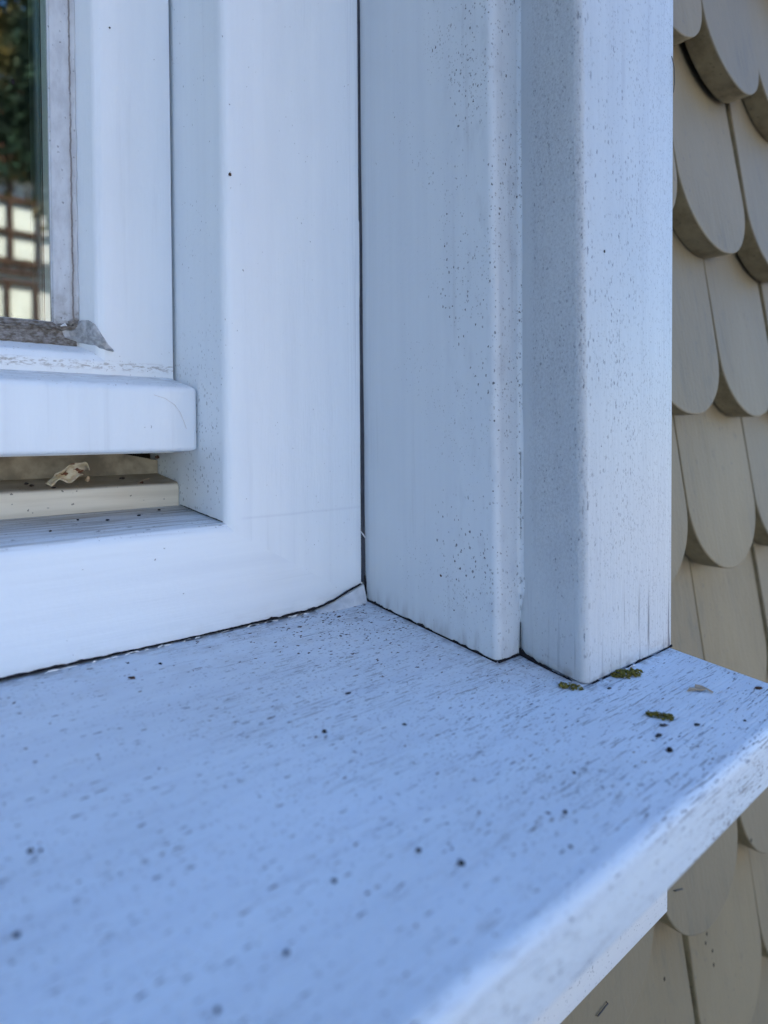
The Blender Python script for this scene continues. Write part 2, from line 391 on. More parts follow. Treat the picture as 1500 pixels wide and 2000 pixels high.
def rounded(pts, rad, seg=6):
    """closed 2D polygon with each corner rounded by rad[i]"""
    out = []; n = len(pts)
    for i in range(n):
        p = Vector(pts[i]); a = Vector(pts[i-1])-p; b = Vector(pts[(i+1) % n])-p; r = rad[i]
        if r <= 0: out.append(tuple(p)); continue
        an, bn = a.normalized(), b.normalized()
        half = an.angle(bn)/2; d = r/math.tan(half); d = min(d, a.length*.49, b.length*.49); r = d*math.tan(half)
        c = p + (an+bn).normalized()*(r/math.sin(half))
        s = p+an*d-c; e = p+bn*d-c
        ang = s.angle_signed(e)
        for k in range(seg+1):
            t = -ang*k/seg
            out.append((c.x+s.x*math.cos(t)-s.y*math.sin(t), c.y+s.x*math.sin(t)+s.y*math.cos(t)))
    return out

def loft(name, rings, mat, parent=None, caps=True, smooth=True, **k):
    n = len(rings[0]); V = [v for r in rings for v in r]; Fc = []
    for i in range(len(rings)-1):
        for j in range(n):
            a = i*n+j; b = i*n+(j+1) % n
            Fc.append((a, b, b+n, a+n))
    if caps: Fc += [tuple(range(n)), tuple(range((len(rings)-1)*n, len(rings)*n))]
    return mesh(name, V, Fc, mat, parent, smooth=smooth, **k)

def box(name, a, b, mat, parent=None, bevel=0, **k):
    (x0, y0, z0), (x1, y1, z1) = a, b
    V = [(x, y, z) for x in (x0, x1) for y in (y0, y1) for z in (z0, z1)]
    Fc = [(0, 1, 3, 2), (4, 6, 7, 5), (0, 4, 5, 1), (2, 3, 7, 6), (0, 2, 6, 4), (1, 5, 7, 3)]
    return mesh(name, V, Fc, mat, parent, bevel=bevel, **k)

def boxes(name, lst, mat, parent=None, **k):
    V = []; Fc = []
    for (x0, y0, z0), (x1, y1, z1) in lst:
        o = len(V)
        V += [(x, y, z) for x in (x0, x1) for y in (y0, y1) for z in (z0, z1)]
        Fc += [tuple(o+i for i in f) for f in [(0, 1, 3, 2), (4, 6, 7, 5), (0, 4, 5, 1), (2, 3, 7, 6), (0, 2, 6, 4), (1, 5, 7, 3)]]
    return mesh(name, V, Fc, mat, parent, **k)

SL = .1087
def zs(y): return -.104 + SL*y           # top of the sill

# ------------------------------------------------------------------ setting: ground
V = [(x, y, -1.7) for x in (-150, 150) for y in (-150, 150)]
g = mesh('ground', V, [(0, 1, 3, 2)], MT['ground']); props(g, kind='structure')

# ------------------------------------------------------------------ house wall with shingles
WX0, WX1, WZ0, WZ1 = -1.06, .02, -.26, 1.24      # opening
wall = empty('shingled_wall', (.3, -.055, -1.7), 'beige painted shingle wall of the house beside and below the white window', 'wall')
boxes('backing_wall', [((.022, -.055, -1.7), (6, .30, 5)), ((-6, -.055, -1.7), (WX0-.002, .30, 5)),
      ((WX0, -.055, -1.7), (.02, .30, WZ0)), ((WX0, -.055, WZ1), (.02, .30, 5)),
      ((-6, 5.0, -1.7), (6, 5.3, 5)), ((-6, .31, -1.7), (-5.8, 4.99, 5)), ((5.8, .31, -1.7), (6, 4.99, 5)), ((-6.3, -.25, 5.003), (6.3, 5.6, 5.3))], MT['wall'], wall)
TILT = .0200/.127
def shingle(cx, ztip, w, rs, L=.262):
    hw = w/2-.0008-rs.random()*.0018; arc = hw*(.86+rs.uniform(-.03, .04)); t = .0183
    rot = rs.uniform(-.010, .010); dy = rs.uniform(-.0015, .0012); tl = TILT*(1+rs.uniform(-.05, .06))
    out = [(-hw, L), (-hw, arc)]
    for k in range(1, 28):
        a = math.pi + math.pi*k/28
        out.append((hw*math.cos(a)*(1+.008*noise.noise(Vector((a*2.2, cx*9, ztip*9)))), arc+arc*math.sin(a)*(1+.012*noise.noise(Vector((a*2.6, cx*7+5, ztip*9))))))
    out += [(hw, arc), (hw, L)]
    n = len(out); V = []
    for d in (0, t):
        for (x, z) in out:
            X = x*math.cos(rot)-z*math.sin(rot); Z = x*math.sin(rot)+z*math.cos(rot)
            yy = -.110+dy + Z*tl + d
            V.append((cx+X, yy, ztip+Z+d*tl*0))
    Fc = [tuple(range(n)), tuple(range(n, 2*n))] + [(i, (i+1) % n, (i+1) % n+n, i+n) for i in range(n)]
    fm = [0, 0]+[1]*n
    o = mesh('shingle', V, Fc, None, wall, mats=[MT['shingle'], MT['shingle_edge']], fmat=fm)
    b = o.modifiers.new('bevel', 'BEVEL'); b.width = .0011; b.segments = 2; b.limit_method = 'ANGLE'; b.angle_limit = math.radians(50); b.material = 0
rows = [(.394, .230, .118), (.266, .291, .111), (.134, .262, .122), (.0115, .3290, .1165), (-.107, .283, .130),
        (-.236, .318, .128), (-.372, .245, .138), (-.500, .305, .130), (-.63, .245, .130)]
rs = random.Random(3)
for i, (zt, c0, wd) in enumerate(rows):
    low = zt < -.2
    lo = -.30 if low else .155
    k0 = int(math.floor((lo-c0)/wd)); 
    for k in range(k0, k0+12 if low else k0+7):
        cx = c0+k*wd
        if cx > .75 or cx < lo-.02: continue
        L = .262
        if cx-wd/2 < .104:
            if zt > -.3: 
                if cx-wd/2 < .05 or low: continue
            else: L = min(L, -.2705-zt)
        shingle(cx, zt+rs.uniform(-.001, .001), wd+(0 if abs(cx-c0) < .2 else rs.uniform(-.004, .003)), rs, L)

# ------------------------------------------------------------------ window sill
sill = empty('window_sill', (-.45, -.10, -.15), 'white painted sloping wooden window sill with open grain, dark specks and a rounded front edge', 'window sill')
prof = [(.058, zs(.058)), (-.2135, zs(-.2135)), (-.2125, -.1515), (.058, -.1515)]    # (y, z)
pr = rounded(prof, [0, .0048, .0015, 0], 8)
rings = []
N = 60
for i in range(N+1):
    x = -1.16 + (.1000+1.16)*i/N
    wv = (noise.noise(Vector((x*9, 0, 0)))*.0006)
    rings.append([(x, y+(wv if y < -.15 else 0), z) for (y, z) in pr])
loft('sill_board', rings, MT['sill'], sill, bevel=.0012)
ap = rounded([(-.1455, -.1530), (-.1455, -.2690), (-.0560, -.2690), (-.0560, -.1530)], [0, .002, 0, 0], 4)
loft('apron_board', [[(x, y, z) for (y, z) in ap] for x in (-1.14, -.5, .0975)], MT['apron'], sill)

# ------------------------------------------------------------------ reveal and casing boards
casing = empty('window_casing', (.05, -.10, -.118), 'white painted window casing of reveal board and outer board standing on the sill, speckled with mould', 'window casing')
def vboard(name, poly, rad, mat, lean=None, top=WZ1, parent=None, gap=.0007):
    p = rounded(poly, rad, 7); rings = []
    for z in (None, -.08, 0, .12, .25, .5, top):
        ring = []
        for (x, y) in p:
            zz = zs(y)+gap if z is None else z
            dx, dy = lean(x, y, zz) if lean else (0, 0)
            ring.append((x+dx, y+dy, zz))
        rings.append(ring)
    return loft(name, rings, mat, parent or casing)
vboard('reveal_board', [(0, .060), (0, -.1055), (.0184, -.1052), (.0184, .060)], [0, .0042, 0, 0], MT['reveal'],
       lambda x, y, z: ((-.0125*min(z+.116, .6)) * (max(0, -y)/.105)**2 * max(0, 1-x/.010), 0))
def lean2(x, y, z):
    k = min(max((z+.12), 0), .6)
    if y < -.12 and x < .05: return (-.018*k, 0)
    return (0, 0)
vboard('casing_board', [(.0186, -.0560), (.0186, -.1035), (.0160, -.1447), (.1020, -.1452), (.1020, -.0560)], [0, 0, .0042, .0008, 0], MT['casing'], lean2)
cove = ((.0156, -.10522), (.0166, -.1055), (.0173, -.1060), (.0178, -.1067), (.0181, -.1077), (.01825, -.1086), (.0190, -.1040))
rings = []
for i in range(80):
    z = -.110+(WZ1+.110)*(i/79)**2.2; f = min(1, max(.05, (z+.110)/.03))*(1+.12*noise.noise(Vector((z*60, 4, 0))))
    rings.append([(.0190+(x-.0190)*f, -.1040+(y+.1040)*(f if f < 1 else 1+(f-1)*.5), z) for x, y in cove])
loft('joint_caulk', rings, MT['reveal'], casing)
# far side and head of the same casing
vboard('reveal_board', [(-1.04, .060), (-1.058, .060), (-1.058, -.1052), (-1.04, -.1055)], [0, 0, 0, .0032], MT['frame'])
vboard('casing_board', [(-1.0582, -.0560), (-1.14, -.0560), (-1.14, -.1452), (-1.056, -.1447), (-1.0582, -.1035)], [0, 0, .001, .004, 0], MT['frame'])
loft('head_board', [[(x, y, z) for (y, z) in rounded([(-.146, WZ1+.0005), (.06, WZ1+.0005), (.06, WZ1+.1), (-.146, WZ1+.1)], [.003, 0, 0, .003], 4)] for x in (-1.15, .112)], MT['frame'], casing)

def ribbon(name, pts, h, mat, parent, nrm, up=(0, 0, 1), step=.0012, jag=.6, seed=0, proud=.0005, floor=.0):
    """jagged thin strip along a polyline: dark strip for the dirt and the shade inside an open crack"""
    rs = random.Random(seed); P = []
    for a, b in zip(pts, pts[1:]):
        a, b = Vector(a), Vector(b); n = max(1, int((b-a).length/step))
        P += [a.lerp(b, i/n) for i in range(n)]
    P.append(Vector(pts[-1])); nv = Vector(nrm).normalized(); u = Vector(up)
    V = []; Fc = []; L = 0; tot = len(P)-1
    for i, p in enumerate(P):
        f = i/tot
        hh = (h(f) if callable(h) else h)
        n1 = noise.noise(Vector((i*.23+seed*7, 0, 0))); n2 = noise.noise(Vector((i*.8+seed*3, 5, 0)))
        top = hh*(1+jag*(n1*.9+n2*.6)); bot = floor*(1+n2)
        j = nv*proud
        V += [p+u*max(top, .00002)+j, p-u*bot+j, p+u*max(top, .00002)-j*1.5, p-u*bot-j*1.5]
    for i in range(tot):
        a = i*4; b = a+4
        Fc += [(a, b, b+1, a+1), (a+2, a+3, b+3, b+2), (a, a+2, b+2, b), (a+1, b+1, b+3, a+3)]
    Fc += [(0, 1, 3, 2), (tot*4, tot*4+2, tot*4+3, tot*4+1)]
    return mesh(name, V, Fc, mat, parent)

ribbon('base_crack', [(-.0002, y, zs(y)-.0002) for y in (-.0004, -.03, -.06, -.09, -.1045)], lambda f: .0013-.0003*f+.0003*math.sin(f*17), MT['crack'], casing, (-1, 0, 0), jag=1.0, seed=1, proud=.0004, floor=.0)
ribbon('base_crack', [(.0005, -.1057, zs(-.1055)-.0001), (.0175, -.1054, zs(-.1052)-.0001)], .0011, MT['crack'], casing, (0, -1, 0), seed=2, proud=.0004)
ribbon('base_crack', [(.0180, -.1040, zs(-.104)-.0002), (.0165, -.115, zs(-.115)-.0002), (.0156, -.126, zs(-.126)-.0002)], lambda f: .0027-.0019*f, MT['crack'], casing, (-1, 0, 0), jag=.8, seed=3, proud=.0005)
ribbon('base_crack', [(.0156, -.126, zs(-.126)-.0002), (.0153, -.138, zs(-.138)-.0002)], .0005, MT['crack'], casing, (-1, 0, 0), jag=1.6, seed=4, proud=.0004)
ribbon('base_crack', [(.021, -.1452, zs(-.145)-.0002), (.055, -.1454, zs(-.145)-.0002), (.102, -.1455, zs(-.145)-.0002)], lambda f: .00045+.0003*math.sin(f*14), MT['crack'], casing, (0, -1, 0), jag=1.9, seed=5, proud=.0003)
# crack in the inner corner between the two boards, open near the foot, broken dashes above
ribbon('joint_crack', [(.0179, -.1056, -.1142), (.0180, -.1056, -.106), (.0181, -.1056, -.0985)], lambda f: .0014*(1-f)+.0004, MT['crack'], casing, (-.6, -.8, 0), up=(-.6, -.5, 0), jag=1.0, seed=6, proud=.0003, step=.0006)
for za, zb, sd_ in ((-.092, -.0895, 1), (-.086, -.0838, 2), (-.078, -.0745, 3), (-.055, -.044, 4), (-.042, -.030, 5), (-.024, -.010, 6)):
    ribbon('joint_crack', [(.0175, -.1063, za), (.0175, -.1063, zb)], .00035, MT['crack'], casing, (-.6, -.8, 0), up=(-.6, -.5, 0), jag=1.2, seed=10+sd_, proud=.0002, step=.0008)

def chip_strip(name, pts, n, mat, parent, nrm, seed, size=.0011, group=None):
    """little lifted paint flakes along a joint, one mesh"""
    rs = random.Random(seed); V = []; Fc = []
    for k in range(n):
        t = rs.random()*(len(pts)-1); i = int(t); p = Vector(pts[i]).lerp(Vector(pts[i+1]), t-i)
        d = (Vector(pts[i+1])-Vector(pts[i])).normalized(); u = Vector((0, 0, 1)); nn = Vector(nrm)
        l = size*rs.uniform(.6, 2.6); h = size*rs.uniform(.25, .6); o = len(V)
        ring = [(-l, 0), (-l*.5, h*rs.uniform(.5, 1)), (l*.3, h), (l, h*rs.uniform(0, .5)), (l*.4, -h*.5), (-l*.4, -h*.5)]
        for q in (0, 1):
            V += [p+d*a+u*b+nn*(.0006+.0003*q) for a, b in ring]
        m = len(ring)
        Fc += [tuple(range(o, o+m)), tuple(range(o+m, o+2*m))]+[(o+j, o+(j+1) % m, o+m+(j+1) % m, o+m+j) for j in range(m)]
    return mesh(name, V, Fc, mat, parent)
chip_strip('paint_flake', [(.0178, -.106, -.1135), (.0178, -.106, -.100)], 9, MT['flake'], casing, (-.4, -.8, 0), 5, .0006)
chip_strip('paint_flake', [(.045, -.1462, zs(-.146)+.0003), (.060, -.1462, zs(-.146)+.0003)], 3, MT['flake'], casing, (0, -.6, 0), 6, .0014)

# ------------------------------------------------------------------ window: fixed frame, sash, glass
win = empty('window', (-.52, .03, -.10), 'white painted wooden window with a protruding weather bar and a dirty glass pane', 'window')

def frame_side(name, side, prof, rect, outer, mat, parent, zslope=0, mats=None):
    """mitred member. prof: list of (e, y, tag) around the section, e = distance outward from the inner rectangle;
       tag 'o' points go to the outer line. rect = inner (xl, xr, zb, zt), outer = (ol, orr, ob, ot) distances"""
    xl, xr, zb, zt = rect
    def corner(sx, sz, e, y, tag):
        ex = e if tag != 'o' else (outer[0] if sx < 0 else outer[1])
        ez = e if tag != 'o' else (outer[2] if sz < 0 else outer[3])
        zc = (zb-ez+zslope*max(0, y) if sz < 0 else zt+ez)
        return ((xl-ex) if sx < 0 else (xr+ex), y, zc)
    ends = {'right': ((1, -1), (1, 1)), 'left': ((-1, -1), (-1, 1)), 'bottom': ((-1, -1), (1, -1)), 'top': ((-1, 1), (1, 1))}[side]
    rings = [[corner(*c, *p) for p in prof] for c in ends]
    return loft(name, rings, mat, parent)

def rprof(pts, tags, rad, seg=7):
    """round the section but keep tags on unrounded points"""
    out = []
    n = len(pts)
    for i in range(n):
        if rad[i] <= 0: out.append((*pts[i], tags[i])); continue
        tri = rounded([pts[i-1], pts[i], pts[(i+1) % n]], [0, rad[i], 0], seg)[1:-1]
        out += [(a, b, tags[i]) for a, b in tri]
    return out

# fixed frame, inner rectangle at the front edge
RECT = (-.945, -.0934, -.0476, 1.145)
sec = rprof([(0, 0), (.02, 0), (.02, .110), (0, .110)], ['', 'o', 'o', ''], [.0058, 0, 0, 0])
OUT = (.0932, .0913, .0556, .093)
fm = {}
for sd_, nm in (('right', 'frame_stile'), ('left', 'frame_stile'), ('bottom', 'frame_rail'), ('top', 'frame_rail')):
    fm[sd_] = frame_side(nm, sd_, sec, RECT, OUT, MT['ledge'] if sd_ == 'bottom' else MT['frame'], win, zslope=.085)
# dark sealant in the joint between frame and reveal board, stepped where it was re-cut
def sealant_joint():
    V = []; Fc = []; zsx = [-.0925, -.07, -.0655, -.05, -.02, .0, .02, .04, .06, .078, .082, .085, .11, .125, .1295, .131, .16, .20, .26, .40, .8, 1.2]
    for i, z in enumerate(zsx):
        off = .0003*noise.noise(Vector((z*60, 1, 0)))
        s_ = .0004 if z > .13 else (.0 if z > .083 else .00025)
        xl = -.0027-s_+off; xr = -.0001
        y0 = -.0006
        V += [(xl, y0, z), (xr+.0006, y0-.0004, z), (xl-.001, .02, z), (xr+.001, .02, z)]
    for i in range(len(zsx)-1):
        a = i*4; b = a+4
        Fc += [(a, a+1, b+1, b), (a, b, b+2, a+2), (a+1, a+3, b+3, b+1)]
    return mesh('joint_sealant', V, Fc, MT['joint'], win)
sealant_joint()
ribbon('joint_crack', [(-.0014, -.0016, -.1035), (-.0012, -.0016, -.093), (-.0012, -.0014, -.0885)], lambda f: .0013*(1-f*.7), MT['crack'], win, (0, -1, 0), up=(1, 0, 0), jag=.5, seed=31, proud=.0005, step=.0007)
# frame to sill crack, rising over the filler wedge at the corner
cr = [(-.9, -.0005, -.1032), (-.2, -.0005, -.1030), (-.10, -.0005, -.1032), (-.055, -.0005, -.1030), (-.036, -.0005, -.1024)]
ribbon('base_crack', cr, lambda f: .0004+.00025*math.sin(f*40), MT['crack'], win, (0, -1, 0), jag=1.4, seed=21, proud=.0006, floor=.0003)
ribbon('base_crack', [(-.036, -.0012, -.1024), (-.026, -.0022, -.1000), (-.014, -.0022, -.0958), (-.004, -.0012, -.0936)], lambda f: .0008-.0002*f, MT['crack'], win, (0, -1, 0), jag=.8, seed=22, proud=.0006)
chip_strip('paint_flake', [(-.20, -.0012, -.1042), (-.10, -.0012, -.1042), (-.045, -.0012, -.1040)], 34, MT['flake'], win, (0, -.6, 0), 23, .0016)
# filler wedge
def wedge():
    top = [(-.038, -.1035), (-.030, -.1016), (-.022, -.0990), (-.014, -.0962), (-.008, -.0945), (-.0022, -.0935)]
    V = []; Fc = []
    for i, (x, z) in enumerate(top):
        f = i/5; yb = -.0048-.0012*math.sin(f*3.1)
        V += [(x, -.0002, z), (x, -.0018-.001*math.sin(f*3), z-.0008), (x, yb, zs(yb)+.0004), (x, yb-.001, zs(yb)-.0006), (x, .001, zs(0)-.001)]
    for i in range(5):
        for j in range(4):
            a = i*5+j; Fc.append((a, a+1, a+6, a+5))
    return mesh('corner_filler', V, Fc, MT['wedge'], win, smooth=True)
wedge()
def tube(name, pts, r, mat, parent=None, loc=(0, 0, 0), seg=6):
    rings = []
    for i, p in enumerate(pts):
        a = Vector(pts[max(i-1, 0)]); b = Vector(pts[min(i+1, len(pts)-1)]); d = (b-a).normalized()
        s = d.orthogonal().normalized(); t = d.cross(s); rr = r[i] if isinstance(r, (list, tuple)) else r
        rings.append([Vector(p)+s*rr*math.cos(2*math.pi*k/seg)+t*rr*math.sin(2*math.pi*k/seg) for k in range(seg)])
    return loft(name, rings, mat, parent, loc=loc)
tube('paint_burr', [(-.0042, -.0006, -.0600), (-.0030, -.0022, -.0625), (-.0008, -.0020, -.0652)], [.00015, .0004, .0003], MT['flake'], win)
ribbon('base_crack', [(-.0935, .0585, -.0424), (-.0934, .035, -.0446), (-.0936, .012, -.0464), (-.0932, .005, -.0471)], .00045, MT['crack'], win, (-1, 0, .3), up=(-.2, 0, 1), jag=.8, seed=25, proud=.0002)

# rain rail in the channel below the weather bar
rr = rounded([(.0603, -.046), (.0603, -.0288), (.094, -.0245), (.098, -.046)], [0, .0035, .0, 0], 6)
loft('rain_rail', [[(x, y, z) for (y, z) in rr] for x in (-.944, -.5, -.0940)], MT['rain'], win)
loft('channel_back', [[(x, .0925, -.026), (x, .0925, z), (x, .0945, z), (x, .0945, -.026)] for x, z in ((-.944, -.004), (-.22, -.004), (-.150, -.0050), (-.130, -.0080), (-.115, -.0120), (-.0940, -.0165))], MT['rainback'], win, smooth=False)  # cream darkened in its colour for the shade below the bar
box('gap_shade_panel', (-.944, .1040, -.030), (-.0942, .1060, .02), MT['gapshade'], win)  # solid panel, its dark colour stands in for shade deep in the gap

# sash: profile from outer edge to the glass
GR = (-.880, -.1565, .0630, 1.08)      # glass sight rectangle
sec2 = rprof([(.0, .0830), (.0, .0818), (.0126, .0790), (.0182, .0650), (.0222, .0632), (.06, .0632), (.06, .1000), (.0, .1000)],
             ['', '', '', '', '', 'o', 'o', ''], [0, 0, .001, .0045, .003, 0, 0, 0], 6)
OUT2 = (.0630, .0612, .0740, .0630)
_m = [frame_side('sash', sd_, sec2, GR, OUT2, MT['sash'], win) for sd_ in ('right', 'left', 'bottom', 'top')]
sash = _m[0]; _b = bmesh.new()
for q in _m: _b.from_mesh(q.data)
_b.to_mesh(sash.data); _b.free()
for q in _m[1:]: bpy.data.objects.remove(q)
# glazing sealant strips, slightly lumpy
def seal_strip(side):
    rings = []; n = 150
    for i in range(n+1):
        t = i/n
        t = t**1.6
        ring = []
        if side == 'v': s = GR[2]-.004 + t*(GR[3]-GR[2]); wv = noise.noise(Vector((s*70, 0, 2)))*.0011+noise.noise(Vector((s*260, 3, 2)))*.0005
        else: s = GR[1]+.0115 - t*(GR[1]-GR[0]); wv = noise.noise(Vector((s*70, 9, 2)))*.0010+noise.noise(Vector((s*300, 3, 7)))*.0006
        for e, y in ((-.0002, .0836), (-.0002, .0822), (.0008, .0808), (.0068, .0793), (.0092+wv*.5, .0785), (.0104+wv*.6, .0779), (.0124+wv, .0770), (.0131+wv, .0775), (.0120, .0836)):
            ring.append((GR[1]+e, y, s) if side == 'v' else (s, y, GR[2]-e))
        rings.append(ring)
    return loft('glazing_sealant', rings, MT['seal'] if side == 'v' else MT['grime'], sash)
seal_strip('v'); seal_strip('h')
def lump(name, c, size, mat, parent=None, seed=0, sub=3, amp=.35, freq=1.4, flat=1, rot=0, loc=None, tilt=(0, 0, 0)):
    bm = bmesh.new(); bmesh.ops.create_icosphere(bm, subdivisions=sub, radius=1)
    R = Matrix.Rotation(rot, 3, 'Z') @ Matrix.Rotation(tilt[0], 3, 'X') @ Matrix.Rotation(tilt[1], 3, 'Y')
    V = []
    for v in bm.verts:
        k = 1+amp*noise.noise(v.co*freq+Vector((seed*3.1, seed, 0)))+amp*.5*noise.noise(v.co*freq*3+Vector((seed, 7, 0)))
        p = R @ Vector((v.co.x*size[0]*k, v.co.y*size[1]*k, v.co.z*size[2]*k))
        V.append(Vector(c)+p)
    Fc = [tuple(v.index for v in f.verts) for f in bm.faces]; bm.free()
    return mesh(name, V, Fc, mat, parent, loc=loc or c, smooth=True)
# putty lump with a pulled-out tail in the lower right sash corner
def sash_y(x, z):
    e = max(x+.1565, .0630-z); pf = [(-.01, .0818), (0, .0818), (.0126, .0790), (.0182, .0650), (.0222, .0632), (.06, .0632)]
    for (a, b), (c_, d) in zip(pf, pf[1:]):
        if a <= e <= c_: return b+(d-b)*(e-a)/(c_-a)
    return .0632
def putty():
    out = [(-0.1525, 0.0809, 0.0594), (-0.1475, 0.0798, 0.0624), (-0.1426, 0.0757, 0.0647), (-0.1407, 0.071, 0.064), (-0.1387, 0.066, 0.0615), (-0.137, 0.0644, 0.0581), (-0.1356, 0.0638, 0.0553), (-0.1342, 0.0632, 0.0528), (-0.1323, 0.0632, 0.0501), (-0.1296, 0.0632, 0.0466), (-0.1337, 0.0632, 0.0471), (-0.1369, 0.0644, 0.0482), (-0.1396, 0.0682, 0.0498), (-0.1422, 0.0748, 0.0514), (-0.1451, 0.0793, 0.0525), (-0.151, 0.0799, 0.0543)]
    c = Vector((-.1435, .0715, .0566)); n = len(out); V = []; Fc = []; rings = (1.0, .93, .78, .6, .42, .24)
    for k, f in enumerate(rings):
        for i, p in enumerate(out):
            q = c.lerp(Vector(p), f); q.y = sash_y(q.x, q.z); nz = noise.noise(q*420)*.0011+noise.noise(q*1300)*.0004
            d = .0002 if k == 0 else (.0012 if k == 1 else .0016)
            V.append((q.x-nz*.5, q.y-d-nz*1.7-.0004, q.z+(nz*.6 if k else 0)))
    for k in range(len(rings)-1):
        for i in range(n):
            a = k*n+i; b = k*n+(i+1) % n; Fc.append((a, b, b+n, a+n))
    Fc.append(tuple(range((len(rings)-1)*n, len(rings)*n)))
    o = len(V); V += [(x, y+.006, z) for x, y, z in out]
    Fc += [(i, (i+1) % n, o+(i+1) % n, o+i) for i in range(n)]+[tuple(range(o, o+n))]
    return mesh('putty_lump', V, Fc, MT['filler'], sash, smooth=True)
putty()
for i, (x, y, z, sx, sz) in enumerate([(-.161, .0800, .0600, .006, .0016), (-.150, .0785, .0600, .005, .0018), (-.146, .0775, .0625, .003, .0022), (-.1405, .0765, .0615, .0016, .0022), (-.170, .0800, .0590, .007, .0014), (-.182, .0802, .0592, .008, .0013)]):
    lump('dirt_crust', (x, y, z), (sx, .0018, sz), MT['grime'], sash, i+2, 3, .7, 1.8)
tube('paint_burr', [(-.1535, .0765, .0602), (-.1515, .0752, .0612), (-.1505, .0755, .0606)], [.0003, .0008, .0002], MT['flake'], sash)

# insulating glass: outer pane, spacer with its black seal, inner pane
box('glass_pane', (GR[0]-.006, .0832, GR[2]-.006), (GR[1]+.006, .0834, GR[3]+.006), MT['glass'], sash)
box('inner_glass_pane', (GR[0]-.006, .0980, GR[2]-.006), (GR[1]+.004, .0982, GR[3]+.006), MT['glass'], sash)
boxes('spacer_bar', [((-.1562, .0840, GR[2]-.005), (-.1500, .0975, GR[3])), ((GR[0], .0840, GR[2]-.006), (-.1564, .0975, GR[2]-.003))], MT['spacer'], sash)
boxes('edge_seal', [((-.1566, .0965, GR[2]-.003), (-.1563, .0979, GR[3])), ((-.15655, .0840, GR[2]-.003), (-.15625, .0843, GR[3]))], MT['black'], sash)
V = []; Fc = []
for k in range(24):
    z = .070+k*.0072; y = .0865; o = len(V); r = .00035
    V += [(-.1563, y+r*math.cos(a), z+r*math.sin(a)) for a in [2*math.pi*j/8 for j in range(8)]]+[(-.15665, y, z)]
    Fc += [(o+j, o+(j+1) % 8, o+8) for j in range(8)]
mesh('spacer_dimple', V, Fc, MT['flake'], sash)

# weather bar
wb = rounded([(.0312, -.0098), (.0312, .0262), (.0630, .0335), (.0630, -.0060), (.0500, -.0085)], [.0028, .0050, 0, 0, .001], 7)
rings = []
xe = -.0942
for x, ins in ((-.944, 0), (-.5, 0), (xe-.0042, 0), (xe-.0024, .0005), (xe-.0010, .0015), (xe-.0002, .0030), (xe, .0046)):
    cy, cz = .047, .010; ring = []
    for (y, z) in wb:
        yy = max(y, .0312+ins*.9) if y < .05 else y
        zz = z-ins*.8 if z > .015 else (z+ins*.6 if z < -.002 else z)
        ring.append((x, yy, zz))
    rings.append(ring)
bar = loft('weather_bar', rings, MT['sash'], win)
props(bar)
# a fine hair stuck to the bar
tube('stuck_hair', [(-.1195, .0309, .0212), (-.1135, .0308, .0195), (-.1080, .0308, .0160), (-.1050, .0308, .0120), (-.1030, .0308, .0070), (-.1015, .0309, .0030)], .00009, MT['hair'], bar)

# ------------------------------------------------------------------ room behind the glass
room = empty('room', (-.5, 1.5, -1.0), 'dark room interior seen dimly through the window glass', 'room')
boxes('room_wall', [((-3, 3.0, -1.6), (2, 3.1, 2)), ((-3.1, .31, -1.6), (-3.0, 3.0, 2)), ((2, .31, -1.6), (2.1, 3.0, 2)), ((-3, .31, -1.7), (2, 3.0, -1.605)), ((-3, .31, 2.003), (2, 3.0, 2.1))], MT['room'], room)
V = []; Fc = []; n = 90
for i in range(n+1):
    x = -.147+(.10)*i/n; y = .165+.010*math.sin(i*.55)+.004*math.sin(i*1.3)
    V += [(x, y, -.02), (x, y, 1.2), (x, y+.001, -.02), (x, y+.001, 1.2)]
for i in range(n):
    a = i*4; Fc += [(a, a+4, a+5, a+1), (a+2, a+3, a+7, a+6)]
Fc += [(0, 1, 3, 2), (4*n, 4*n+2, 4*n+3, 4*n+1)]
cu = mesh('curtain', V, Fc, MT['curtain'], loc=(-.10, .165, -.02), smooth=True); props(cu, 'grey folded curtain hanging behind the right edge of the window glass', 'curtain')

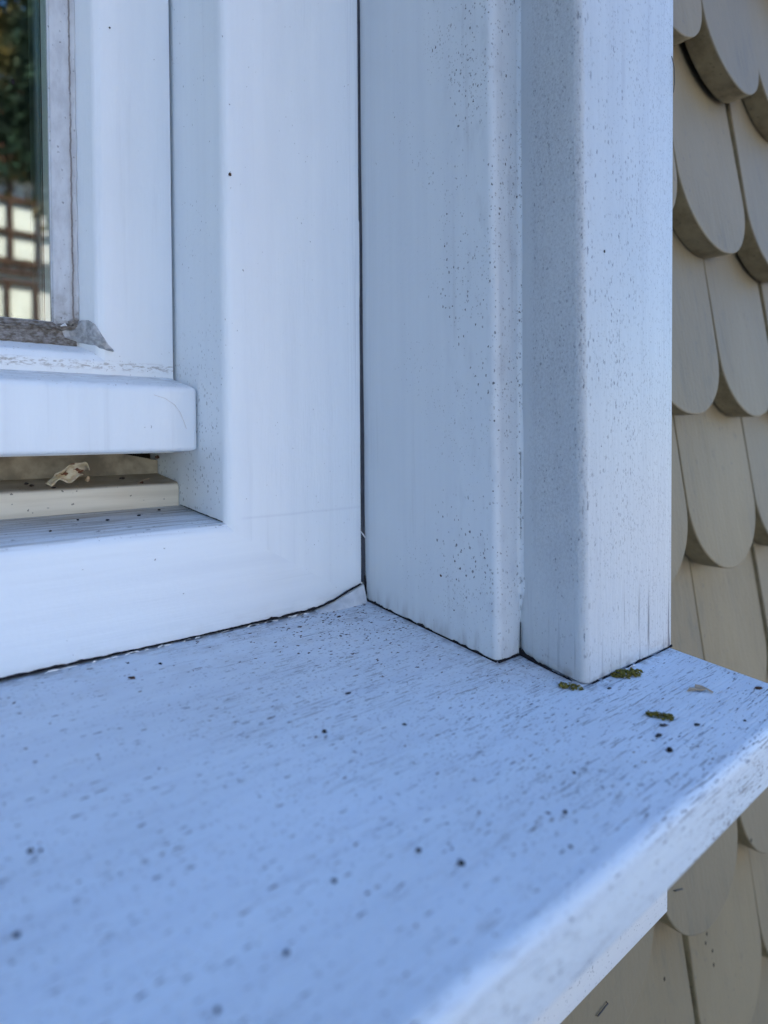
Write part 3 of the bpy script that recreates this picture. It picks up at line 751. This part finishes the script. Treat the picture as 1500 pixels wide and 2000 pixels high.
# ------------------------------------------------------------------ debris on the sill
def on_sill(name, x, y, size, mat, label, cat, group=None, seed=0, rot=0, amp=.5, sub=3, freq=1.6):
    z = zs(y)+size[2]*.55
    o = lump(name, (x, y, z), size, mat, None, seed, sub, amp, freq, rot=rot, tilt=(math.atan(SL)*.8, 0, 0))
    return props(o, label, cat, group)
def flakes(name, x, y, r, n, mat, label, cat, seed, elong=1.6, rot=0, group=None, zbase=None):
    """a ragged clump made of many small curled lobes in one mesh"""
    rs = random.Random(seed); V = []; Fc = []
    for k in range(n):
        a = rs.uniform(0, 6.283); q = r*math.sqrt(rs.random())
        lx, ly = q*math.cos(a)*elong, q*math.sin(a)*.8
        px = x+lx*math.cos(rot)-ly*math.sin(rot); py = y+lx*math.sin(rot)+ly*math.cos(rot)
        pz = zs(py)+rs.uniform(.0001, .0013)
        s = r*rs.uniform(.10, .28); o = len(V); nn = Vector((rs.uniform(-.7, .7), rs.uniform(-.7, .7), 1)).normalized()
        u = nn.orthogonal().normalized(); v = nn.cross(u); m = 9
        for j in range(m):
            b = 2*math.pi*j/m; ss = s*rs.uniform(.65, 1.2)
            V.append(Vector((px, py, pz))+u*ss*math.cos(b)+v*ss*math.sin(b)+nn*s*.25*rs.uniform(-.3, 1))
        V += [Vector((px, py, pz))+nn*s*.35, Vector((px, py, pz))-nn*s*.35]
        Fc += [(o+j, o+(j+1) % m, o+m) for j in range(m)]+[(o+(j+1) % m, o+j, o+m+1) for j in range(m)]
    for v in V:
        if v.z < zs(v.y)+.00005: v.z = zs(v.y)+.00005
    o = mesh(name, V, Fc, mat, None, loc=(x, y, zs(y)), smooth=False)
    return props(o, label, cat, group)
flakes('lichen_clump', .0455, -.1498, .0044, 120, MT['lichen'], 'yellow-green lichen clump touching the base of the casing front face', 'lichen', 1, 2.0, -.35)
flakes('lichen_clump', .0085, -.1415, .0034, 90, MT['lichen'], 'dark green lichen clump at the foot of the casing corner', 'lichen', 2, 1.7, -.8)
flakes('lichen_clump', .0190, -.1795, .0036, 95, MT['lichen'], 'yellow-green lichen clump lying free on the sill, nearest the camera', 'lichen', 3, 1.7, -.9)
CR = [
 ('dirt_crumb', .0124, -.1837, .0030, .0013, 'greycrumb', 'grey elongated crumb just below the free lying lichen clump'),
 ('dirt_crumb', .0028, -.1864, .0030, .0013, 'greycrumb', 'grey crumb second below the free lying lichen clump'),
 ('dirt_crumb', -.0043, -.1942, .0020, .0018, 'crumb', 'round dark crumb third below the free lying lichen clump'),
 ('dirt_crumb', .0255, -.1920, .0025, .0012, 'greycrumb', 'small grey crumb right of the lichen clump near the sill edge'),
 ('seed_husk', .0879, -.1943, .0036, .0015, 'seed', 'dark pointed husk on the far right end of the sill'),
 ('dirt_crumb', -.1528, -.0262, .0030, .0012, 'seed', 'brown elongated crumb near the frame at the left of the sill'),
 ('dirt_crumb', -.1375, -.0193, .0012, .0010, 'crumb', 'tiny black crumb right of the brown elongated crumb by the frame'),
 ('dirt_crumb', -.1492, -.0110, .0009, .0008, 'crumb', 'tiny black crumb closest to the frame crack'),
 ('dirt_crumb', -.1081, -.1079, .0015, .0013, 'crumb', 'single round dark crumb in the middle of the sill'),
 ('dirt_crumb', -.0819, -.0890, .0024, .0008, 'greycrumb', 'flat grey crumb left of the reveal board foot'),
 ('dirt_crumb', -.0785, -.1216, .0013, .0009, 'crumb', 'small dark crumb right of the round middle crumb'),
 ('dirt_crumb', -.1219, -.1750, .0012, .0012, 'crumb', 'blurred dark crumb in the foreground centre, smaller of two'),
 ('dirt_crumb', -.1154, -.1860, .0015, .0014, 'crumb', 'blurred dark crumb in the foreground centre, larger of two'),
 ('dirt_crumb', -.2106, -.1113, .0014, .0010, 'crumb', 'blurred dark crumb at the left edge of the sill, left of a pair'),
 ('dirt_crumb', -.2083, -.1127, .0009, .0008, 'greycrumb', 'blurred faint crumb at the left edge, right of a pair'),
 ('dirt_crumb', -.2193, -.1384, .0014, .0011, 'greycrumb', 'blurred grey crumb at the lower left edge of the sill'),
 ('dirt_crumb', -.1707, -.1805, .0011, .0010, 'greycrumb', 'blurred grey crumb at the bottom centre left of the sill'),
 ('dirt_crumb', -.1899, -.1835, .0010, .0009, 'greycrumb', 'blurred grey crumb lowest on the sill'),
 ('dirt_crumb', -.0706, -.1908, .0012, .0011, 'crumb', 'dark crumb near the rounded front edge of the sill'),
 ('dirt_crumb', -.0831, -.2011, .0010, .0009, 'greycrumb', 'small crumb beside the rounded front edge, lower of several'),
 ('dirt_crumb', -.1487, -.1697, .0012, .0009, 'greycrumb', 'blurred elongated grey crumb left of the foreground pair'),
 ('dirt_crumb', -.0489, -.1803, .0010, .0008, 'crumb', 'tiny dark crumb between the casing foot and the front edge'),
 ('dirt_crumb', .0238, -.1524, .0018, .0009, 'greycrumb', 'grey scrap just in front of the casing corner'),
 ('dirt_crumb', .0479, -.2027, .0012, .0008, 'crumb', 'tiny dark crumb near the right end of the sill edge'),
]
for i, (nm, x, y, a, b, mt, lb) in enumerate(CR):
    on_sill(nm, x, y, (a*.55, b*.62, b*.40), MT[mt], lb, 'seed husk' if nm == 'seed_husk' else 'dirt crumb', 'crumbs scattered on the sill' if nm == 'dirt_crumb' else None, seed=i+3, rot=-.5+.4*math.sin(i*2.3), amp=.8, freq=1.9)
def grit():
    rs = random.Random(99); V = []; Fc = []
    def bit(x, y, s, el):
        o = len(V); a = rs.uniform(-.9, .5); z = zs(y)+s*.25; ca, sa = math.cos(a), math.sin(a)
        for dz in (-.5, .5):
            for k in range(5):
                b = 2*math.pi*k/5+rs.uniform(-.4, .4); r = s*rs.uniform(.6, 1.2)
                lx, ly = r*el*math.cos(b), r*math.sin(b)
                V.append((x+lx*ca-ly*sa, y+lx*sa+ly*ca, z+dz*s*.5+rs.uniform(0, s*.3)))
        Fc.extend([tuple(range(o, o+5)), tuple(range(o+5, o+10))]+[(o+k, o+(k+1) % 5, o+5+(k+1) % 5, o+5+k) for k in range(5)])
    for _ in range(260):      # dust gathered toward the inner corner
        bit(-.005-abs(rs.gauss(0, .045)), -.004-abs(rs.gauss(0, .035)), rs.uniform(.00012, .00042), rs.uniform(1, 3.5))
    for _ in range(60):
        bit(rs.uniform(-.02, .018), rs.uniform(-.14, -.11), rs.uniform(.0001, .0003), rs.uniform(1, 3))
    for _ in range(130):
        x = rs.uniform(-.26, .095); y = rs.uniform(-.205, -.005)
        if x > -.002 and y > -.148: continue
        bit(x, y, rs.uniform(.00012, .0004), rs.uniform(1, 3))
    o = mesh('grit', V, Fc, MT['seed'], None, loc=(-.05, -.05, zs(-.05)))
    return props(o, 'fine brown grit and dust scattered over the sill, thickest in the inner corner', 'grit', None, 'stuff')
grit()
# dry tan leaf scrap
def leaf_scrap(name, cx, cy, pts, mat, label, cat):
    V = []; n = len(pts)
    for d in (0, .0002):
        for i, (a, b) in enumerate(pts):
            x, y = cx+a, cy+b; V.append((x, y, zs(y)+.0004+d+.0006*abs(math.sin(i*1.7))))
    Fc = [tuple(range(n)), tuple(range(n, 2*n))]+[(i, (i+1) % n, n+(i+1) % n, n+i) for i in range(n)]
    return props(mesh(name, V, Fc, mat, None, loc=(cx, cy, zs(cy))), label, cat)
leaf_scrap('leaf_scrap', .0605, -.1775, [(-.0075, .0020), (-.004, .0024), (-.001, .0012), (.0022, .0024), (.004, .0006), (.0032, -.0028), (.0020, -.0062), (.0004, -.0064), (.0016, -.0030), (-.0008, -.0022), (-.0030, -.0006)], MT['leaf_dry'], 'tan dry leaf scrap lying on the right end of the sill', 'leaf scrap')

# ------------------------------------------------------------------ debris in the channel below the bar
def petal():
    V = []; nx, ny = 20, 14
    for i in range(nx+1):
        for j in range(ny+1):
            s = i/nx*2-1; t = j/ny*2-1
            wd = .0062*math.sqrt(max(.04, 1-s*s*.94))*(1+.15*math.sin(s*5))
            q = t*wd
            x = -.1525+s*.0092+.0022*t-.0010*math.sin(t*4+s*3)
            z = -.0258+.0055+s*.0022+q*.80-.0022*(s*s)+.0009*math.sin(s*7+t*3)
            y = .0705+.0050*(t*t)*-1+.0022*s*s+.0012*noise.noise(Vector((s*2.2, t*2.2, 3)))
            V.append((x, y, z))
    Fc = [(i*(ny+1)+j, i*(ny+1)+j+1, (i+1)*(ny+1)+j+1, (i+1)*(ny+1)+j) for i in range(nx) for j in range(ny)]
    n = NB('dried_petal'); f = n.noise(n.vec(220, 220, 220), 1, 3); g = n.noise(n.vec(190, 190, 330, 5), 1, 3)
    c = n.mix(n.ramp(f, .4, .65), (.70, .62, .46), (.52, .42, .27))
    c = n.mix(n.ramp(g, .585, .63), c, (.17, .06, .03))
    n.b.inputs['Subsurface Weight'].default_value = .3; n.b.inputs['Subsurface Radius'].default_value = (.003, .002, .001)
    m = n.done(c, .5, n.bump(f, .001, .5))
    o = mesh('dried_petal', V, Fc, m, None, loc=(-.152, .07, -.028), smooth=True)
    s = o.modifiers.new('thick', 'SOLIDIFY'); s.thickness = .0005
    return props(o, 'pale curled dried petal with brown blotches in the channel below the weather bar', 'petal')
petal()
def chan(name, x, y, z, sz, mt, label, cat='seed', seed=0, group='seeds and specks in the channel under the bar', rot=0):
    return props(lump(name, (x, y, z), sz, MT[mt], None, seed, 2, .5, 1.6, rot=rot), label, cat, group)
chan('dry_scrap', -.1500, .0655, -.0292, (.0026, .0012, .0012), 'leaf_dry', 'tan scrap lying just under the dried petal', 'plant scrap', 1, None)
chan('dry_scrap', -.1430, .0680, -.0245, (.0011, .0008, .0016), 'leaf_dry', 'pale yellow scrap hanging at the right of the dried petal', 'plant scrap', 9, None)
chan('seed', -.1615, .0640, -.0285, (.0011, .0009, .0009), 'crumb', 'round black seed at the front lip left of the petal', seed=2)
chan('seed', -.1720, .0750, -.0260, (.0011, .0008, .0006), 'crumb', 'flat dark seed in the far left of the channel, upper of two', seed=3)
chan('seed', -.1705, .0710, -.0268, (.0011, .0008, .0006), 'crumb', 'flat dark seed in the far left of the channel, lower of two', seed=4)
chan('seed', -.1210, .0780, -.0258, (.0017, .0010, .0007), 'crumb', 'long dark seed in the middle of the channel shelf', seed=5)
chan('seed', -.1145, .0640, -.0286, (.0011, .0009, .0013), 'seed', 'brown seed at the front lip near the right end of the channel', seed=6)
chan('seed', -.1235, .0640, -.0292, (.0007, .0006, .0006), 'crumb', 'tiny dark seed left of the brown seed on the channel lip', seed=7)
chan('red_scrap', -.1045, .0660, -.0135, (.0013, .0008, .0010), 'seed', 'small red-brown scrap caught under the bar near its right end', 'plant scrap', 8, None)
LED = [(-.1430, .035, 'dark flat seed left of centre'), (-.1250, .040, 'dark seed in the middle'), (-.1100, .050, 'small dark seed right of centre'), (-.1730, .022, 'long dark speck at the left front'), (-.1555, .042, 'small speck at the left')]
for i, (x, y, t) in enumerate(LED):
    chan('seed', x, y, -.0476+.085*y+.0004, (.0011-.00012*i, .0006, .0004), 'crumb', t+' on the grimy frame ledge below the channel', seed=20+i, group='seeds on the frame ledge')
tube_o = tube('grass_fibre', [(-.1215, .0640, -.0302), (-.1175, .0645, -.0286), (-.1130, .0670, -.0270), (-.1080, .0700, -.0262)], .0002, MT['leaf_dry'], None, loc=(-.12, .064, -.03))
props(tube_o, 'thin pale fibre lying across the right part of the channel', 'fibre')
# specks stuck on vertical faces
def stuck(x, y, z, sz, mt, label, seed): return props(lump('stuck_speck', (x, y, z), sz, MT[mt], None, seed, 2, .5), label, 'speck', 'specks stuck on the boards')
stuck(.0166, -.1335, .1005, (.0006, .0010, .0024), 'greycrumb', 'grey insect-like speck on the casing side near the middle height', 41)
stuck(.0160, -.1340, .1640, (.0005, .0008, .0009), 'seed', 'round brown speck on the casing side near the top', 42)
stuck(.0318, -.1449, .0865, (.0006, .0004, .0007), 'crumb', 'black dot on the casing front with a faint drip below it', 43)
stuck(-.0002, -.0663, -.0779, (.0003, .0009, .0009), 'seed', 'small brown speck low on the reveal board', 44)
stuck(-.0895, -.0002, .1365, (.0008, .0004, .0010), 'seed', 'small brown speck on the rounded frame edge', 45)
stuck(-.1735, .0828, .1895, (.0010, .0002, .0016), 'crumb', 'black slanted insect speck on the glass pane', 46)
stuck(-.1473+.018, .0628, .2265, (.0005, .0003, .0005), 'crumb', 'black dot on the sash stile near the top', 47)
tube_o = tube('stuck_fibre', [(.0990, -.1456, .2040), (.1010, -.1460, .1985), (.1012, -.1462, .1900), (.1008, -.1458, .1850)], .0002, MT['metal'], None, loc=(.1, -.146, .2))
props(tube_o, 'thin dark bristle stuck to the right edge of the casing', 'bristle')
# staple and nail-like marks on the shingles below the sill
_dg = bpy.context.evaluated_depsgraph_get()
def hit_y(x, z):
    ok, loc, *_ = C.ray_cast(_dg, Vector((x, -.144, z)), Vector((0, 1, 0)))
    return loc.y if ok else -.105
for i, (x, z) in enumerate(((.262, -.372), (.258, -.378), (.266, -.392), (.272, -.402), (.268, -.407), (.277, -.417), (.276, -.427), (.205, -.402), (.330, -.345))):
    o = lump('fly_spot', (x, hit_y(x, z), z), (.0011, .0003, .0018), MT['crumb'], None, i+60, 2, .5)
    props(o, ('topmost dark fly spot in the column below the sill end', 'second dark fly spot from the top of the column under the sill end', 'third dark fly spot down the column under the sill end', 'fourth dark fly spot down the column under the sill end', 'fifth dark fly spot down the column, left of its neighbours', 'sixth dark fly spot down the column under the sill end', 'lowest dark fly spot of the column under the sill end', 'single dark fly spot left of the wide seam under the apron', 'single dark fly spot at the right, above and apart from the column')[i], 'fly spot', 'dark spots on the shingles below the sill')
def staple(x, z, label, a):
    y0, y1 = hit_y(x, z), hit_y(x+.012, z)
    pts = [(x, y0+.001, z), (x+.0005, y0-.0012, z+.0003), (x+.012*math.cos(a), y1-.0012, z+.012*math.sin(a)), (x+.0125*math.cos(a), y1+.001, z+.012*math.sin(a))]
    return props(tube('staple', pts, .00042, MT['metal'], None, loc=(x, -.106, z)), label, 'staple')
staple(.090, -.350, 'dark metal staple in the shingles under the sill, low', .1)
staple(.196, -.326, 'small rusty staple in the shingle right under the sill end', -.3)

# ------------------------------------------------------------------ what the glass reflects: timbered house and trees across the street, plus added unseen shade trees
def X(u): return 3.41+.0129*u
def Z(v): return 7.8-.0147*(v-300)
house = empty('timber_framed_house', (4, -21, -1.7), 'white half-timbered house with brown beams seen as a reflection in the window glass', 'house')
box('wall', (-6, -28, -1.7), (12, -20.2, 7.4), MT['plaster'], house)
bl = []
def hb(x0, x1, z, t=.12): bl.append(((x0, -20.25, z-t/2), (x1, -20.05, z+t/2)))
def vb(x, z0, z1, t=.12): bl.append(((x-t/2, -20.25, z0), (x+t/2, -20.07, z1)))
for v_, t in ((440, .11), (497, .17), (517, .10), (536, .10), (628, .22), (378, .14), (760, .2)): hb(-6, 12, Z(v_), t)
k = 0
for i in range(-13, 12):
    vb(X(12)+i*.73, -1.7, Z(537)-.05, .11)
    vb(X(20)+i*.73, Z(495)+.08, 7.4, .12)
    vb(X(12)+i*.365, Z(515)+.04, Z(500)-.06, .06)
boxes('beam', bl, MT['beam'], house)
V = [(-6.4, -19.6, 7.3), (12.4, -19.6, 7.3), (12.4, -24, 11.5), (-6.4, -24, 11.5), (-6.4, -28.4, 7.3), (12.4, -28.4, 7.3)]
mesh('roof', V+[(x, y, z+.15) for x, y, z in V], [(0, 1, 2, 3), (3, 2, 5, 4), (6, 7, 8, 9), (9, 8, 11, 10), (0, 1, 7, 6), (4, 5, 11, 10), (0, 3, 9, 6), (3, 4, 10, 9), (1, 2, 8, 7), (2, 5, 11, 8)], MT['tile'], house)
def leafmat(name, col):
    n = NB(name); f = n.noise(n.vec(3, 3, 3), 1, 3); g = n.noise(n.vec(.6, .6, .6), 1, 2)
    c = n.mix(n.ramp(f, .3, .7), col, tuple(v*.5 for v in col)); c = n.mix(n.ramp(g, .5, .62, 0, .8), c, (.20, .12, .02))
    return n.done(c, .6)
LM = [leafmat('leaf_dark', (.03, .06, .035)), leafmat('leaf_mid', (.04, .075, .04))]
def tree(x, y, h, seed, label, mat, box_, n=34, cs=.7, sx=0):
    """box_: x0,x1,y0,y1,z0,z1 range of the leaf clusters"""
    rs = random.Random(seed); t = empty('street_tree', (x, y, -1.7), label, 'tree', 'trees across the street')
    x0, x1, y0, y1, z0, z1 = box_
    tube('trunk', [(x, y, -1.7), (x+.1, y, 0), ((x*.7+.15*(x0+x1)), y+.1, (z0+z1)*.35), ((x0+x1)/2, y, (z0+z1)*.5), ((x0+x1)/2, y, z1*.95)], [.28, .22, .15, .10, .03], MT['bark'], t, seg=10)
    V = []; Fc = []
    for _c in range(n):
        a, b, c_ = [rs.gauss(0, .42) for _ in range(3)]
        a, b, c_ = [max(-1, min(1, q)) for q in (a, b, c_)]
        cx, cy, cz = (x0+x1)/2+a*(x1-x0)/2, (y0+y1)/2+b*(y1-y0)/2, (z0+z1)/2+c_*(z1-z0)/2; cr_ = cs*rs.uniform(.6, 1.2)
        for _ in range(190):
            d = Vector((rs.gauss(0, 1), rs.gauss(0, 1), rs.gauss(0, 1))).normalized()*cr_*rs.uniform(.5, 1.05)
            p = Vector((cx, cy, cz))+d; s = rs.uniform(.08, .16)*cs/.6
            u = Vector((rs.gauss(0, 1), rs.gauss(0, 1), rs.gauss(0, 1))).normalized(); v = u.orthogonal().normalized()
            o = len(V); V += [p-u*s, p+v*s*.45, p+u*s, p-v*s*.45]; Fc.append((o, o+1, o+2, o+3))
    mesh('crown', V, Fc, mat, t)
tree(5.0, -15.5, 8, 1, 'dark green tree right of the reflected white house bays', LM[0], (3.7, 6.6, -17, -14, .6, 8.2), 46, .6)
tree(5.4, -13.0, 10, 2, 'tall yellow-green tree arching above the reflected house', LM[1], (.8, 5.4, -14.5, -11.5, 4.3, 9.2), 66, .62)
tree(-5.5, -5.0, 7, 5, 'large dark unseen tree added at the left to shade the left-facing boards', LM[0], (-8.5, -3.2, -7, -3, .2, 7.5), 70, 1.0)  # unseen, added to block light coming from the left
tree(-11.0, -6.0, 8, 6, 'second large dark unseen tree added further left to shade the left-facing boards', LM[0], (-14, -8, -10, -1, .2, 9), 90, 1.3)  # also unseen and added, widens the light block on the left
